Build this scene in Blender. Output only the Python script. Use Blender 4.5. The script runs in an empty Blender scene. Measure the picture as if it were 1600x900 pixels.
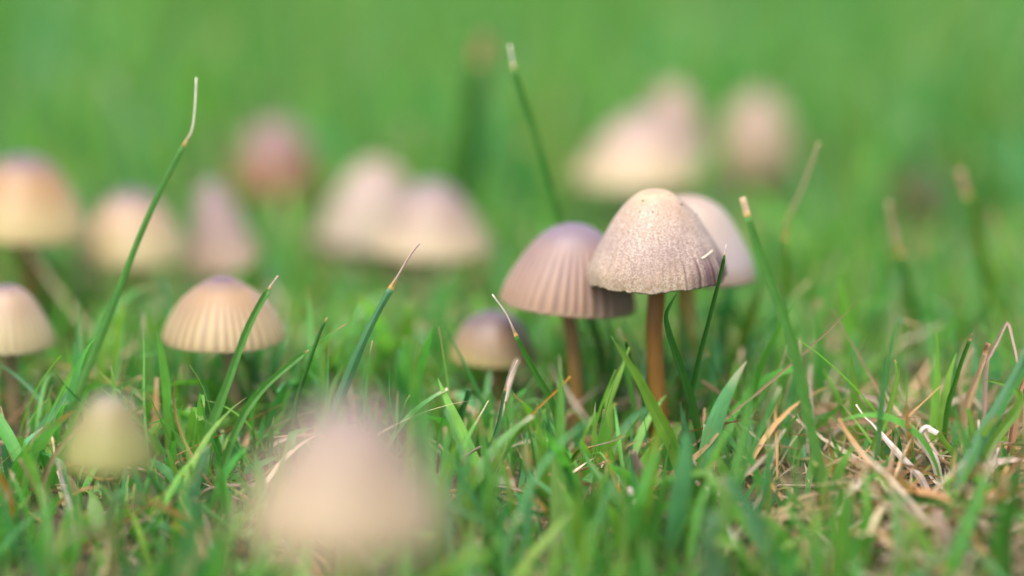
import bpy, math, random
import numpy as np
from mathutils import Vector, Matrix

# ------------------------------------------------------------------ camera, sky, sun, exposure
SC = bpy.context.scene
COL = SC.collection
RND = random.Random(7)
NR = np.random.default_rng(11)

CAM_H, PITCH, LENS = 0.1316, 0.214, 110.0          # 13 cm above the lawn, looking 12 degrees down, macro lens
FPX = 1600 / 36.0 * LENS
FOCUS = 0.4865
cam_d = bpy.data.cameras.new('camera')
cam = bpy.data.objects.new('camera', cam_d); COL.objects.link(cam)
cam.location = (0, 0, CAM_H)
cam.rotation_euler = (math.pi / 2 - PITCH, 0, 0)
cam_d.lens = LENS; cam_d.sensor_width = 36; cam_d.clip_start = 0.01; cam_d.clip_end = 500
cam_d.dof.use_dof = True; cam_d.dof.focus_distance = FOCUS; cam_d.dof.aperture_fstop = 3.8
SC.camera = cam

SUN_EL, SUN_AZ = math.radians(66), math.radians(205)   # azimuth from +Y, clockwise: behind the camera
w = bpy.data.worlds.new('World'); SC.world = w; w.use_nodes = True
nt = w.node_tree; nt.nodes.clear()
sky = nt.nodes.new('ShaderNodeTexSky'); sky.sky_type = 'NISHITA'; sky.sun_disc = False
sky.sun_elevation = SUN_EL; sky.sun_rotation = SUN_AZ; sky.dust_density = 4.0; sky.air_density = 1.0; sky.ozone_density = 0.6
bg = nt.nodes.new('ShaderNodeBackground'); bg.inputs['Strength'].default_value = 0.15
out = nt.nodes.new('ShaderNodeOutputWorld')
nt.links.new(sky.outputs[0], bg.inputs[0]); nt.links.new(bg.outputs[0], out.inputs[0])
sd = bpy.data.lights.new('sun', 'SUN'); sd.energy = 1.5; sd.angle = math.radians(65); sd.color = (1, 0.95, 0.87)
sun = bpy.data.objects.new('sun', sd); COL.objects.link(sun)
sdir = Vector((math.sin(SUN_AZ) * math.cos(SUN_EL), math.cos(SUN_AZ) * math.cos(SUN_EL), math.sin(SUN_EL)))
sun.rotation_euler = sdir.to_track_quat('Z', 'Y').to_euler()
sun.location = (0, 0, 3)
SC.view_settings.view_transform = 'Standard'; SC.view_settings.look = 'None'
SC.view_settings.gamma = 1.0; SC.view_settings.exposure = 1.6
try: SC.view_settings.use_curve_mapping = False
except Exception: pass
SC.cycles.max_bounces = 8; SC.cycles.transmission_bounces = 4; SC.cycles.diffuse_bounces = 4
SC.cycles.use_denoising = True

# ------------------------------------------------------------------ helpers
SP, CP = math.sin(PITCH), math.cos(PITCH)
FW = np.array((0, CP, -SP)); UP = np.array((0, SP, CP)); RT = np.array((1.0, 0, 0)); C0 = np.array((0, 0, CAM_H))
def at(px, py, d):                      # a place in the world: distance d out along the view, seen at (px, py)
    return C0 + d * (FW + (px - 800) / FPX * RT + (450 - py) / FPX * UP)
def to_px(P):
    q = np.asarray(P) - C0; d = q @ FW
    return 800 + FPX * (q @ RT) / d, 450 - FPX * (q @ UP) / d, d
def root_d(py, px=800):                 # distance of the bit of ground seen at height py
    lo, hi = 0.30, 3.0
    for _ in range(50):
        m = (lo + hi) / 2; p = at(px, py, m)
        if p[2] > ground_z(p[0], p[1]): lo = m
        else: hi = m
    return lo
def ground_z(x, y):                     # nearly level lawn that falls away towards the camera
    q = np.maximum(0.485 - y, 0.0)
    fall = -0.40 * (np.sqrt(q * q + 0.0004) - 0.02)
    return np.maximum(fall, -0.048) + 0.0011 * np.sin(x * 61 + 1.3) * np.cos(y * 47) + 0.0009 * np.sin(x * 23 - y * 83) + 0.0006 * np.sin(x * 190 + y * 130)
def smooth(a, b, x):
    t = np.clip((x - a) / (b - a), 0, 1); return t * t * (3 - 2 * t)
def catmull(P, n):                      # smooth curve through points
    P = np.asarray(P, float); P = np.vstack([2 * P[0] - P[1], P, 2 * P[-1] - P[-2]])
    m = len(P) - 3; u = np.linspace(0, m, n); i = np.minimum(u.astype(int), m - 1); t = (u - i)[:, None]
    a, b, c, e = P[i], P[i + 1], P[i + 2], P[i + 3]
    return 0.5 * (2 * b + (c - a) * t + (2 * a - 5 * b + 4 * c - e) * t ** 2 + (3 * b - a - 3 * c + e) * t ** 3)

def mesh_np(name, V, F, mat, parent=None, attrs=None, smoothf=True):   # F: (m,4) quads, ONE mesh object
    me = bpy.data.meshes.new(name)
    V = np.ascontiguousarray(V, np.float32); F = np.ascontiguousarray(F, np.int32)
    me.vertices.add(len(V)); me.vertices.foreach_set('co', V.ravel())
    k = F.shape[1]
    me.loops.add(F.size); me.loops.foreach_set('vertex_index', F.ravel())
    me.polygons.add(len(F)); me.polygons.foreach_set('loop_start', np.arange(len(F), dtype=np.int32) * k)
    me.polygons.foreach_set('use_smooth', np.full(len(F), smoothf))
    me.update(calc_edges=True)
    for an, av in (attrs or {}).items():
        av = np.asarray(av, np.float32)
        if av.ndim == 2:
            if av.shape[1] == 3: av = np.hstack([av, np.ones((len(av), 1), np.float32)])
            me.attributes.new(an, 'FLOAT_COLOR', 'POINT').data.foreach_set('color', np.ascontiguousarray(av).ravel())
        else:
            me.attributes.new(an, 'FLOAT', 'POINT').data.foreach_set('value', av)
    me.materials.append(mat)
    o = bpy.data.objects.new(name, me); COL.objects.link(o)
    if parent is not None: o.parent = parent
    return o
def tag(o, label=None, cat=None, group=None, kind=None):
    for k, v in (('label', label), ('category', cat), ('group', group), ('kind', kind)):
        if v: o[k] = v
    return o
def empty(name, loc):
    o = bpy.data.objects.new(name, None); COL.objects.link(o); o.location = loc; o.empty_display_size = 0.004
    return o

class NB:                               # node tree helper
    def __init__(s, name):
        s.m = bpy.data.materials.new(name); s.m.use_nodes = True; s.t = s.m.node_tree; s.t.nodes.clear()
        s.out = s.n('OutputMaterial')
    def n(s, kind, ins=None, **kw):
        o = s.t.nodes.new('ShaderNode' + kind)
        for k, v in kw.items(): setattr(o, k, v)
        for k, v in (ins or {}).items():
            if hasattr(v, 'is_linked'): s.t.links.new(v, o.inputs[k])
            else: o.inputs[k].default_value = v
        return o
    def mixc(s, a, b, f, mode='MIX'):
        o = s.t.nodes.new('ShaderNodeMix'); o.data_type = 'RGBA'; o.blend_type = mode
        for i, v in ((0, f), (6, a), (7, b)):
            if hasattr(v, 'is_linked'): s.t.links.new(v, o.inputs[i])
            else: o.inputs[i].default_value = v if i == 0 or len(v) == 4 else (*v, 1)
        return o.outputs[2]
    def math(s, op, a, b=0.0, c=None):
        o = s.t.nodes.new('ShaderNodeMath'); o.operation = op
        for i, v in ((0, a), (1, b), (2, c)):
            if v is None: continue
            if hasattr(v, 'is_linked'): s.t.links.new(v, o.inputs[i])
            else: o.inputs[i].default_value = v
        return o.outputs[0]
    def ramp(s, f, stops, interp='EASE'):
        o = s.n('ValToRGB', {0: f}); o.color_ramp.interpolation = interp
        e = o.color_ramp.elements
        while len(e) < len(stops): e.new(0.5)
        for el, (p, c) in zip(e, stops): el.position = p; el.color = (*c, 1)
        return o.outputs[0]

# ------------------------------------------------------------------ materials
def leaf_material(name, transl=0.45, rough=0.48, spec=0.4, vein=0.55):
    b = NB(name)
    col = b.n('Attribute', attribute_name='col').outputs['Color']
    tc = b.n('Attribute', attribute_name='across').outputs['Fac']     # -1..1 across the blade, gives fine veins
    ln = b.n('Attribute', attribute_name='along').outputs['Fac']
    vec = b.n('CombineXYZ', {0: b.math('MULTIPLY', tc, 3.2), 1: b.math('MULTIPLY', ln, 1.5)}).outputs[0]
    geo = b.n('NewGeometry').outputs['Position']
    veins = b.n('TexNoise', {'Vector': vec, 'Scale': 3.0, 'Detail': 2.0}).outputs[0]
    blot = b.n('TexNoise', {'Vector': geo, 'Scale': 420.0, 'Detail': 3.0}).outputs[0]
    k = b.math('MULTIPLY_ADD', veins, vein, 1.0 - vein * 0.5)
    k2 = b.math('MULTIPLY_ADD', blot, 0.5, 0.75)
    c1 = b.n('VectorMath', {0: col, 1: b.n('CombineXYZ', {0: k, 1: k, 2: k}).outputs[0]}, operation='MULTIPLY').outputs[0]
    c2 = b.n('VectorMath', {0: c1, 1: b.n('CombineXYZ', {0: k2, 1: k2, 2: k2}).outputs[0]}, operation='MULTIPLY').outputs[0]
    bump = b.n('Bump', {'Strength': 0.35, 'Distance': 0.0002, 'Height': veins}).outputs[0]
    p = b.n('BsdfPrincipled', {'Base Color': c2, 'Roughness': rough, 'Specular IOR Level': spec, 'Normal': bump})
    ct = b.n('VectorMath', {0: c2, 1: (1.35, 1.5, 0.75)}, operation='MULTIPLY').outputs[0]
    t = b.n('BsdfTranslucent', {'Color': ct})
    mx = b.n('MixShader', {0: transl, 1: p.outputs[0], 2: t.outputs[0]})
    b.t.links.new(mx.outputs[0], b.out.inputs[0]); return b.m
M_GRASS = leaf_material('grass_leaf', vein=0.8)
M_STRAW = leaf_material('dry_straw', 0.22, 0.6, 0.3, 1.3)

CAPK = 0.42
def cap_material(name, stops, rib=0.25, ribcol=(0.25, 0.14, 0.1), grain=0.0, mottle=0.25, rough=0.5, sss=0.25, sheen=0.0, edge=None, green=0.0):
    stops = [(p, tuple(CAPK * v for v in c)) for p, c in stops]; ribcol = tuple(CAPK * v for v in ribcol)
    b = NB(name)
    t = b.n('Attribute', attribute_name='tt').outputs['Fac']
    r = b.n('Attribute', attribute_name='rib').outputs['Fac']
    obj = b.n('TexCoord').outputs['Object']
    n1 = b.n('TexNoise', {'Vector': obj, 'Scale': 260.0, 'Detail': 4.0, 'Roughness': 0.6}).outputs[0]
    t2 = b.math('MULTIPLY_ADD', b.math('SUBTRACT', n1, 0.5), mottle, t)
    col = b.ramp(t2, stops)
    col = b.mixc(col, ribcol, b.math('MULTIPLY', r, rib))
    h = b.math('MULTIPLY', n1, 0.6)
    if grain > 0:                       # dried skin: pale powdery grains over a browner ground, fine cracks at the rim
        g1 = b.n('TexNoise', {'Vector': obj, 'Scale': 3600.0, 'Detail': 2.0, 'Roughness': 0.6}).outputs[0]
        g2 = b.n('TexNoise', {'Vector': obj, 'Scale': 340.0, 'Detail': 4.0, 'Roughness': 0.65}).outputs[0]
        gm = b.n('MapRange', {0: g1, 1: 0.46, 2: 0.62}).outputs[0]
        gz = b.n('MapRange', {0: t, 1: 0.1, 2: 0.45, 3: 0.35, 4: 1.0}).outputs[0]
        gw = b.math('MULTIPLY', b.math('MULTIPLY', gm, b.n('MapRange', {0: g2, 1: 0.3, 2: 0.7, 3: 0.35, 4: 1.0}).outputs[0]), gz)
        col = b.mixc(col, (0.56, 0.48, 0.40), b.math('MULTIPLY', gw, grain))
        dk = b.n('MapRange', {0: g1, 1: 0.43, 2: 0.33, 3: 0.0, 4: 0.5}).outputs[0]
        col = b.mixc(col, (0.12, 0.065, 0.05), b.math('MULTIPLY', dk, grain))
        h = b.math('ADD', h, b.math('MULTIPLY', g1, 0.5))
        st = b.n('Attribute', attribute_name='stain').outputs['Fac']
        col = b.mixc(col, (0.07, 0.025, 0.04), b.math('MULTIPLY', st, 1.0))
    if green > 0:
        z2 = b.n('TexNoise', {'Vector': obj, 'Scale': 90.0}).outputs[0]
        col = b.mixc(col, (0.15, 0.18, 0.035), b.math('MULTIPLY', z2, green))
    bump = b.n('Bump', {'Strength': 0.5, 'Distance': 0.00025, 'Height': h}).outputs[0]
    p = b.n('BsdfPrincipled', {'Base Color': col, 'Roughness': rough, 'Specular IOR Level': 0.35, 'Normal': bump,
            'Subsurface Weight': sss, 'Subsurface Radius': (1.0, 0.6, 0.35), 'Subsurface Scale': 0.0018})
    tr = b.n('BsdfTranslucent', {'Color': col})
    mx = b.n('MixShader', {0: 0.16, 1: p.outputs[0], 2: tr.outputs[0]})
    b.t.links.new(mx.outputs[0], b.out.inputs[0]); return b.m
def stem_material(name, top, low):
    top = tuple(0.5 * v for v in top); low = tuple(0.5 * v for v in low)
    b = NB(name)
    t = b.n('Attribute', attribute_name='tt').outputs['Fac']
    obj = b.n('TexCoord').outputs['Object']
    mp = b.n('Mapping', {'Vector': obj, 'Scale': (1, 1, 0.16)}).outputs[0]
    n1 = b.n('TexNoise', {'Vector': mp, 'Scale': 2400.0, 'Detail': 3.0}).outputs[0]
    n2 = b.n('TexNoise', {'Vector': obj, 'Scale': 220.0, 'Detail': 3.0}).outputs[0]
    col = b.ramp(b.math('MULTIPLY_ADD', b.math('SUBTRACT', n2, 0.5), 0.35, t), [(0.1, top), (0.85, low)])
    col = b.mixc(col, tuple(c * 0.5 for c in top), b.n('MapRange', {0: n1, 1: 0.5, 2: 0.75, 3: 0, 4: 0.55}).outputs[0])
    bump = b.n('Bump', {'Strength': 0.5, 'Distance': 0.0002, 'Height': n1}).outputs[0]
    p = b.n('BsdfPrincipled', {'Base Color': col, 'Roughness': 0.42, 'Normal': bump, 'Subsurface Weight': 0.3,
            'Subsurface Radius': (1.0, 0.5, 0.3), 'Subsurface Scale': 0.001})
    b.t.links.new(p.outputs[0], b.out.inputs[0]); return b.m
def plain(name, c, rough=0.7, scale=900.0, var=0.4):
    b = NB(name)
    obj = b.n('TexCoord').outputs['Object']
    n1 = b.n('TexNoise', {'Vector': obj, 'Scale': scale, 'Detail': 4.0}).outputs[0]
    col = b.mixc(c, tuple(x * (1 - var) for x in c), n1)
    p = b.n('BsdfPrincipled', {'Base Color': col, 'Roughness': rough, 'Normal': b.n('Bump', {'Strength': 0.4, 'Distance': 0.0003, 'Height': n1}).outputs[0]})
    b.t.links.new(p.outputs[0], b.out.inputs[0]); return b.m

def soil_material():
    b = NB('lawn_soil')
    g = b.n('NewGeometry').outputs['Position']
    n1 = b.n('TexNoise', {'Vector': g, 'Scale': 120.0, 'Detail': 6.0, 'Roughness': 0.7}).outputs[0]
    n2 = b.n('TexNoise', {'Vector': g, 'Scale': 30.0, 'Detail': 4.0}).outputs[0]
    c = b.ramp(n1, [(0.3, (0.02, 0.014, 0.008)), (0.5, (0.055, 0.038, 0.02)), (0.7, (0.13, 0.09, 0.05))], 'LINEAR')
    c = b.mixc(c, (0.03, 0.055, 0.012), b.n('MapRange', {0: n2, 1: 0.4, 2: 0.6}).outputs[0])
    dist = b.n('VectorMath', {0: g}, operation='LENGTH').outputs['Value']
    c = b.mixc(c, (0.075, 0.15, 0.035), b.n('MapRange', {0: dist, 1: 1.6, 2: 3.0}).outputs[0])   # lawn too far to tell its blades
    p = b.n('BsdfPrincipled', {'Base Color': c, 'Roughness': 0.9, 'Normal': b.n('Bump', {'Strength': 0.8, 'Distance': 0.001, 'Height': n1}).outputs[0]})
    b.t.links.new(p.outputs[0], b.out.inputs[0]); return b.m

# ------------------------------------------------------------------ ground
def build_ground():
    xs = np.concatenate([[-60, -12, -3, -1.2], np.linspace(-0.8, 0.8, 161), [1.2, 3, 12, 60]])
    ys = np.concatenate([[-60, -12, -2, -0.4], np.linspace(-0.1, 2.2, 231), [3, 6, 15, 60, 150]])
    X, Y = np.meshgrid(xs, ys); Z = np.where((abs(X) < 1) & (Y > -0.3) & (Y < 2.5), ground_z(X, Y), 0.0)
    V = np.stack([X, Y, Z], -1).reshape(-1, 3); nx, ny = len(xs), len(ys)
    i = np.arange(nx * ny).reshape(ny, nx)
    F = np.stack([i[:-1, :-1], i[:-1, 1:], i[1:, 1:], i[1:, :-1]], -1).reshape(-1, 4)
    tag(mesh_np('ground', V, F, soil_material()), kind='structure')
build_ground()

# ------------------------------------------------------------------ mushrooms
PROFILES = {
    'main':  [(0, 0), (0.15, 0.012), (0.29, 0.065), (0.46, 0.18), (0.62, 0.34), (0.76, 0.52), (0.89, 0.69), (0.98, 0.85), (1.0, 1.0)],
    'fan':   [(0, 0), (0.15, 0.03), (0.40, 0.165), (0.66, 0.37), (0.86, 0.64), (0.97, 0.87), (1.0, 1.0)],   # (radius, depth) from the apex to the rim
    'bell':  [(0, 0), (0.20, 0.02), (0.40, 0.11), (0.55, 0.24), (0.70, 0.42), (0.84, 0.62), (0.945, 0.82), (1.0, 1.0)],
    'cone':  [(0, 0), (0.16, 0.015), (0.32, 0.10), (0.50, 0.27), (0.67, 0.48), (0.82, 0.70), (0.93, 0.87), (1.0, 1.0)],
    'dome':  [(0, 0), (0.20, 0.015), (0.42, 0.08), (0.62, 0.21), (0.79, 0.40), (0.92, 0.64), (0.98, 0.84), (1.0, 1.0)],
}
GROUP_M = 'mushrooms growing in the lawn'
SHARED_GILL = plain('gill_flesh', (0.20, 0.12, 0.08), 0.6)
CAP_BOXES = []

def make_mushroom(label, top, rim_y, width, d, base_x, mat, stem_mat, prof='bell', ribs=34, rib_amp=0.012, stem_px=24,
                  tilt=0.0, nod=0.0, res=(112, 34), scallop=0.0, seed=0, stem_top=None, bend=0.0, stain=False, base_d=None):
    rg = np.random.default_rng(seed + 100)
    s = FPX / d
    R = width / 2 / s
    Hc = max(((rim_y - top[1]) / s - R * SP) / CP, 0.35 * R)
    apex = at(top[0], top[1], d); apex = apex + np.array((0, 0, -0.0))
    na, nu = res
    P = catmull(PROFILES[prof], nu + 1); seg = np.linalg.norm(np.diff(P, axis=0), axis=1)
    tt = np.concatenate([[0], np.cumsum(seg)]); tt /= tt[-1]
    a = np.arange(na) * 2 * math.pi / na
    A, T = np.meshgrid(a, tt)
    pr = P[:, 0][:, None]; pz = P[:, 1][:, None]
    ph = rg.uniform(0, 6.28, 6)
    lob = 1 + 0.018 * np.sin(2 * A + ph[0]) + 0.012 * np.sin(3 * A + ph[1]) + 0.007 * np.sin(5 * A + ph[2])
    aw = A + 0.05 * np.sin(3 * A + ph[3]) + 0.03 * np.sin(7 * A + ph[4])
    ribw = (0.5 - 0.5 * np.cos(ribs * aw)) ** 1.6                         # 0 on a ridge, 1 in a groove
    ribf = smooth(0.14, 0.6, T) * (0.85 + 0.15 * np.sin(5 * A + ph[5]))
    rr = R * pr * (1 + (lob - 1) * smooth(0, 0.5, T)) * (1 - rib_amp * ribf * ribw)
    zz = -Hc * pz + 0 * A
    if scallop:
        sc = sum(rg.uniform(0.4, 1) * np.sin(k * A + rg.uniform(0, 6.28)) / (1 + k / 24) for k in (3, 5, 11, 23, 37, 49, 61))
        zz = zz + scallop * sc * smooth(0.72, 1.0, T)
        bumps = sum(np.sin(k * A + m * 9 * T + rg.uniform(0, 6.28)) for k, m in ((4, 1), (7, -1), (11, 1.6), (16, -2)))
        rr = rr * (1 + 0.004 * bumps * smooth(0.1, 0.5, T))
    Vo = np.stack([rr * np.cos(A), rr * np.sin(A), zz], -1)
    # underside: rim lip turned in, then up the inner face
    ni = 9; iv = np.linspace(nu, int(nu * 0.3), ni).astype(int)
    Pi = P[iv]
    shr = np.concatenate([[0.985], np.full(ni - 1, 0.945)])[:, None]
    ri = R * Pi[:, 0][:, None] * shr * (1 + 0 * A[:1]) * (1 + (lob[:1] - 1))
    zi = -Hc * (0.2 + 0.8 * Pi[:, 1][:, None]) + 0 * A[:1]
    zi[0] = zz[-1] + 0.012 * Hc
    if scallop: zi[1:3] += (zz[-1] + Hc)[None] * np.array([[0.8], [0.4]])
    Ai = np.repeat(a[None], ni, 0)
    Vi = np.stack([ri * np.cos(Ai), ri * np.sin(Ai), zi], -1)
    V = np.concatenate([Vo, Vi]).reshape(-1, 3)
    nr = nu + 1 + ni
    i = np.arange(nr * na).reshape(nr, na); j = np.roll(i, -1, 1)
    F = np.stack([i[:-1], i[1:], j[1:], j[:-1]], -1).reshape(-1, 4)
    tta = np.concatenate([T, np.ones((ni, na)) * 0.97]).ravel()
    ra = np.concatenate([ribw * ribf, np.zeros((ni, na))]).ravel()
    att = {'tt': tta, 'rib': ra}
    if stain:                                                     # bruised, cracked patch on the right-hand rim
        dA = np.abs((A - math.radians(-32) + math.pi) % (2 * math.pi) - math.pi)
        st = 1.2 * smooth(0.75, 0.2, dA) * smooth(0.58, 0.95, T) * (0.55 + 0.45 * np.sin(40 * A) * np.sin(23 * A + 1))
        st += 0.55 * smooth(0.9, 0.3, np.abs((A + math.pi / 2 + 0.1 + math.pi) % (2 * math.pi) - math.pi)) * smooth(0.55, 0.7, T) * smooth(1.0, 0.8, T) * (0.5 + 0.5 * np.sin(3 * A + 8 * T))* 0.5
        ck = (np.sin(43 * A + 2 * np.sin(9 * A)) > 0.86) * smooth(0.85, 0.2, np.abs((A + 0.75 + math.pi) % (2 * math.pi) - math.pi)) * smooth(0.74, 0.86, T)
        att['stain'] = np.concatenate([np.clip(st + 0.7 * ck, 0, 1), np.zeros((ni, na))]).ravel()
    rot = Matrix.Rotation(math.radians(tilt), 3, 'Y') @ Matrix.Rotation(math.radians(nod), 3, 'X')
    Rm = np.array(rot)
    bd = base_d or d
    bx = at(base_x, 450, bd)[0]; by = apex[1] + (bd - d)
    base = np.array((bx, by, float(ground_z(bx, by))))
    o = empty('mushroom', base); tag(o, label, 'mushroom', GROUP_M)
    Vw = V @ Rm.T + apex
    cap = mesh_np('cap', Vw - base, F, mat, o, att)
    px, py, _ = to_px(Vw[: (nu + 1) * na]); CAP_BOXES.append((label[:34], int(px.min()), int(px.max()), int(py.min()), int(py.max())))
    # gills
    ng = 40; Vg, Fg = [], []
    rs = stem_px / 2 / s
    for g in range(ng):
        an = 2 * math.pi * g / ng; r0 = 0.0 if g % 2 == 0 else 0.4
        rads = np.linspace(max(r0 * R, rs * 0.9), R * 0.93, 6); b0 = len(Vg)
        for r in rads:
            q = r / R; zt = -Hc * (0.19 + 0.8 * np.interp(q / 0.945, P[:, 0], P[:, 1])); zb = max(-Hc * (0.72 + 0.2 * q * q), -Hc * 0.94) if q < 0.8 else -Hc * (0.848 + (q - 0.8) * 0.5)
            zb = min(zb, zt - 0.0001)
            for z in (zt, zb): Vg.append((r * math.cos(an), r * math.sin(an), z))
        for k in range(5): Fg.append((b0 + 2 * k, b0 + 2 * k + 2, b0 + 2 * k + 3, b0 + 2 * k + 1))
    mesh_np('gills', (np.array(Vg) @ Rm.T + apex) - base, np.array(Fg), SHARED_GILL, cap, smoothf=False)
    # stem
    tp = Rm @ np.array((0, 0, -Hc * 0.3)) + apex
    mid = (tp + base) / 2 + np.array((bend, 0.0, 0.0)); low = base * 0.8 + tp * 0.2 + np.array((bend * 0.55, 0, 0))
    cl = catmull([tp, Rm @ np.array((0, 0, -Hc * 1.05)) + apex, mid, low, base - np.array((0, 0, 0.003))], 30)
    ns = 18; sa = np.arange(ns) * 2 * math.pi / ns
    u = np.linspace(0, 1, 30)[:, None]
    rad = rs * (0.92 + 0.16 * u + 0.05 * np.sin(u * 19 + ph[0]) * u + 0.03 * np.sin(2 * sa + 6 * u)[:, :] + 0.2 * smooth(0.82, 1.0, u))
    Vs = np.stack([cl[:, 0:1] + rad * np.cos(sa), cl[:, 1:2] + rad * np.sin(sa), cl[:, 2:3] + 0 * rad], -1).reshape(-1, 3)
    i = np.arange(30 * ns).reshape(30, ns); j = np.roll(i, -1, 1)
    mesh_np('stem', Vs - base, np.stack([i[:-1], i[1:], j[1:], j[:-1]], -1).reshape(-1, 4), stem_mat, o, {'tt': np.repeat(u[:, 0], ns)})
    return o, apex, Rm, R, Hc, P, cap

MAUVE, LILAC = (0.34, 0.24, 0.29), (0.40, 0.33, 0.42)
TAN, CREAM, PALE = (0.72, 0.46, 0.24), (0.84, 0.64, 0.32), (0.74, 0.66, 0.52)
c_dry   = cap_material('dry_frosted_cap', [(0, (0.76, 0.50, 0.30)), (0.15, (0.92, 0.66, 0.40)), (0.32, (0.74, 0.50, 0.34)), (0.65, (0.68, 0.48, 0.38)), (1, (0.78, 0.55, 0.34))], rib=0.22, grain=0.68, mottle=0.3, rough=0.5, sss=0.15)
c_purp  = cap_material('purple_brown_cap', [(0, (0.32, 0.23, 0.28)), (0.22, (0.40, 0.29, 0.34)), (0.5, (0.60, 0.40, 0.33)), (1, (0.72, 0.46, 0.29))], rib=0.6, ribcol=(0.24, 0.12, 0.10), rough=0.38, mottle=0.15)
c_pink  = cap_material('smooth_pinkish_cap', [(0, (0.72, 0.50, 0.38)), (0.35, (0.84, 0.66, 0.53)), (0.8, (0.82, 0.66, 0.60)), (1, (0.72, 0.50, 0.36))], rib=0.08, rough=0.42, mottle=0.1)
c_small = cap_material('dusky_small_cap', [(0, (0.24, 0.18, 0.22)), (0.35, (0.27, 0.18, 0.17)), (0.7, (0.54, 0.36, 0.20)), (1, (0.78, 0.62, 0.26))], rib=0.25, rough=0.4)
def cream_cap(name, apexc=(0.27, 0.18, 0.225), midc=TAN, rimc=CREAM, pos=(0.08, 0.2, 0.38, 0.88), **kw):
    kw = {'rib': 0.3, 'rough': 0.42, 'mottle': 0.12, 'ribcol': (0.36, 0.21, 0.12), **kw}
    return cap_material(name, [(pos[0], apexc), (pos[1], tuple(0.5 * (p + q) for p, q in zip(apexc, midc))), (pos[2], midc), (pos[3], rimc)], **kw)
c_fan   = cream_cap('cream_ribbed_cap', rib=0.75, ribcol=(0.38, 0.22, 0.13))
c_edge  = cream_cap('cream_streaked_cap', midc=(0.76, 0.53, 0.33), rimc=(0.86, 0.70, 0.36), rib=0.5)
c_amber = cream_cap('amber_cream_cap', midc=(0.72, 0.43, 0.19), rimc=(0.88, 0.68, 0.30), pos=(0.14, 0.3, 0.46, 0.9), rib=0.15)
c_butter = cream_cap('buttery_cap', midc=(0.78, 0.54, 0.32), rimc=(0.86, 0.70, 0.34), pos=(0.14, 0.3, 0.46, 0.9), rib=0.15)
c_rose  = cream_cap('rosy_cap', apexc=(0.30, 0.22, 0.255), midc=(0.62, 0.44, 0.38), rimc=(0.84, 0.60, 0.42), pos=(0, 0.2, 0.55, 0.95), rib=0.1)
c_plum  = cap_material('plum_cap', [(0, (0.36, 0.25, 0.27)), (0.4, (0.46, 0.27, 0.24)), (1, (0.62, 0.32, 0.14))], rib=0.1)
c_peach = cream_cap('peach_cap', apexc=(0.64, 0.44, 0.32), midc=(0.72, 0.54, 0.44), rimc=(0.68, 0.54, 0.38), rib=0.05)
c_lilac = cream_cap('lilac_topped_cap', apexc=(0.36, 0.26, 0.31), midc=(0.64, 0.46, 0.34), rimc=(0.82, 0.64, 0.38), pos=(0.08, 0.3, 0.55, 0.95), rib=0.1)
c_mauve = cream_cap('mauve_peach_cap', apexc=(0.46, 0.32, 0.32), midc=(0.72, 0.50, 0.38), rimc=(0.82, 0.64, 0.36), rib=0.05)
c_far   = cream_cap('pinkish_far_cap', apexc=(0.62, 0.43, 0.34), midc=(0.72, 0.50, 0.37), rimc=(0.70, 0.54, 0.32), rib=0.05)
c_dark  = cap_material('dark_brown_cap', [(0, (0.14, 0.08, 0.06)), (1, (0.24, 0.11, 0.05))], rib=0.1)
c_front = cream_cap('front_fawn_cap', apexc=(0.38, 0.275, 0.27), midc=(0.62, 0.455, 0.31), rimc=(0.76, 0.58, 0.34), pos=(0.1, 0.3, 0.5, 0.85), rib=0.15)
c_green = cream_cap('olive_cap', apexc=(0.44, 0.34, 0.36), midc=(0.56, 0.43, 0.20), rimc=(0.58, 0.53, 0.18), pos=(0.05, 0.22, 0.42, 0.8), rib=0.05, green=0.4)
s_rust = stem_material('rusty_stem', (0.38, 0.12, 0.02), (0.42, 0.20, 0.03))
s_pink = stem_material('pinkish_brown_stem', (0.46, 0.20, 0.10), (0.46, 0.26, 0.06))
s_gold = stem_material('golden_stem', (1.0, 0.68, 0.18), (0.8, 0.6, 0.14))
s_olive = stem_material('olive_stem', (0.34, 0.30, 0.10), (0.26, 0.28, 0.08))
s_cream = stem_material('cream_stem', (0.58, 0.42, 0.22), (0.52, 0.38, 0.18))

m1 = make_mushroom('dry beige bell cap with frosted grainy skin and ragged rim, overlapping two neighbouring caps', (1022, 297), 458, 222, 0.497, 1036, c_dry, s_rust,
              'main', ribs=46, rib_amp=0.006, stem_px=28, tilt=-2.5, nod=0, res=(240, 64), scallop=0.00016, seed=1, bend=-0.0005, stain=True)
make_mushroom('purple brown mushroom with deeply ribbed cap and pinkish stem, beside the frosted beige cap', (900, 350), 497, 214, 0.509, 908, c_purp, s_pink,
              'bell', ribs=40, rib_amp=0.034, stem_px=23, tilt=5, seed=2, res=(200, 44), bend=-0.0008)
make_mushroom('smooth pinkish white cap peeking out behind the frosted beige cap', (1082, 307), 450, 214, 0.516, 1072, c_pink, s_gold,
              'bell', ribs=30, rib_amp=0.003, stem_px=30, tilt=4, seed=3)
make_mushroom('small squat dusky cap with yellowish rim, low in grass beside the purple brown mushroom', (772, 487), 575, 136, 0.521, 782, c_small, s_pink,
              'dome', ribs=30, rib_amp=0.01, stem_px=18, tilt=2, seed=4)
make_mushroom('cream mushroom with fan-like dark ribs and small mauve top, crossed by a grass blade', (347, 432), 550, 198, 0.508, 366, c_fan, s_cream,
              'fan', ribs=36, rib_amp=0.024, stem_px=22, tilt=0, seed=5, res=(170, 40))
make_mushroom('cream finely streaked narrow bell cap on pale stem, beside the tall white-tipped leaning blade', (10, 445), 555, 146, 0.512, 16, c_edge, s_cream,
              'bell', ribs=32, rib_amp=0.022, stem_px=24, seed=6)
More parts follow.
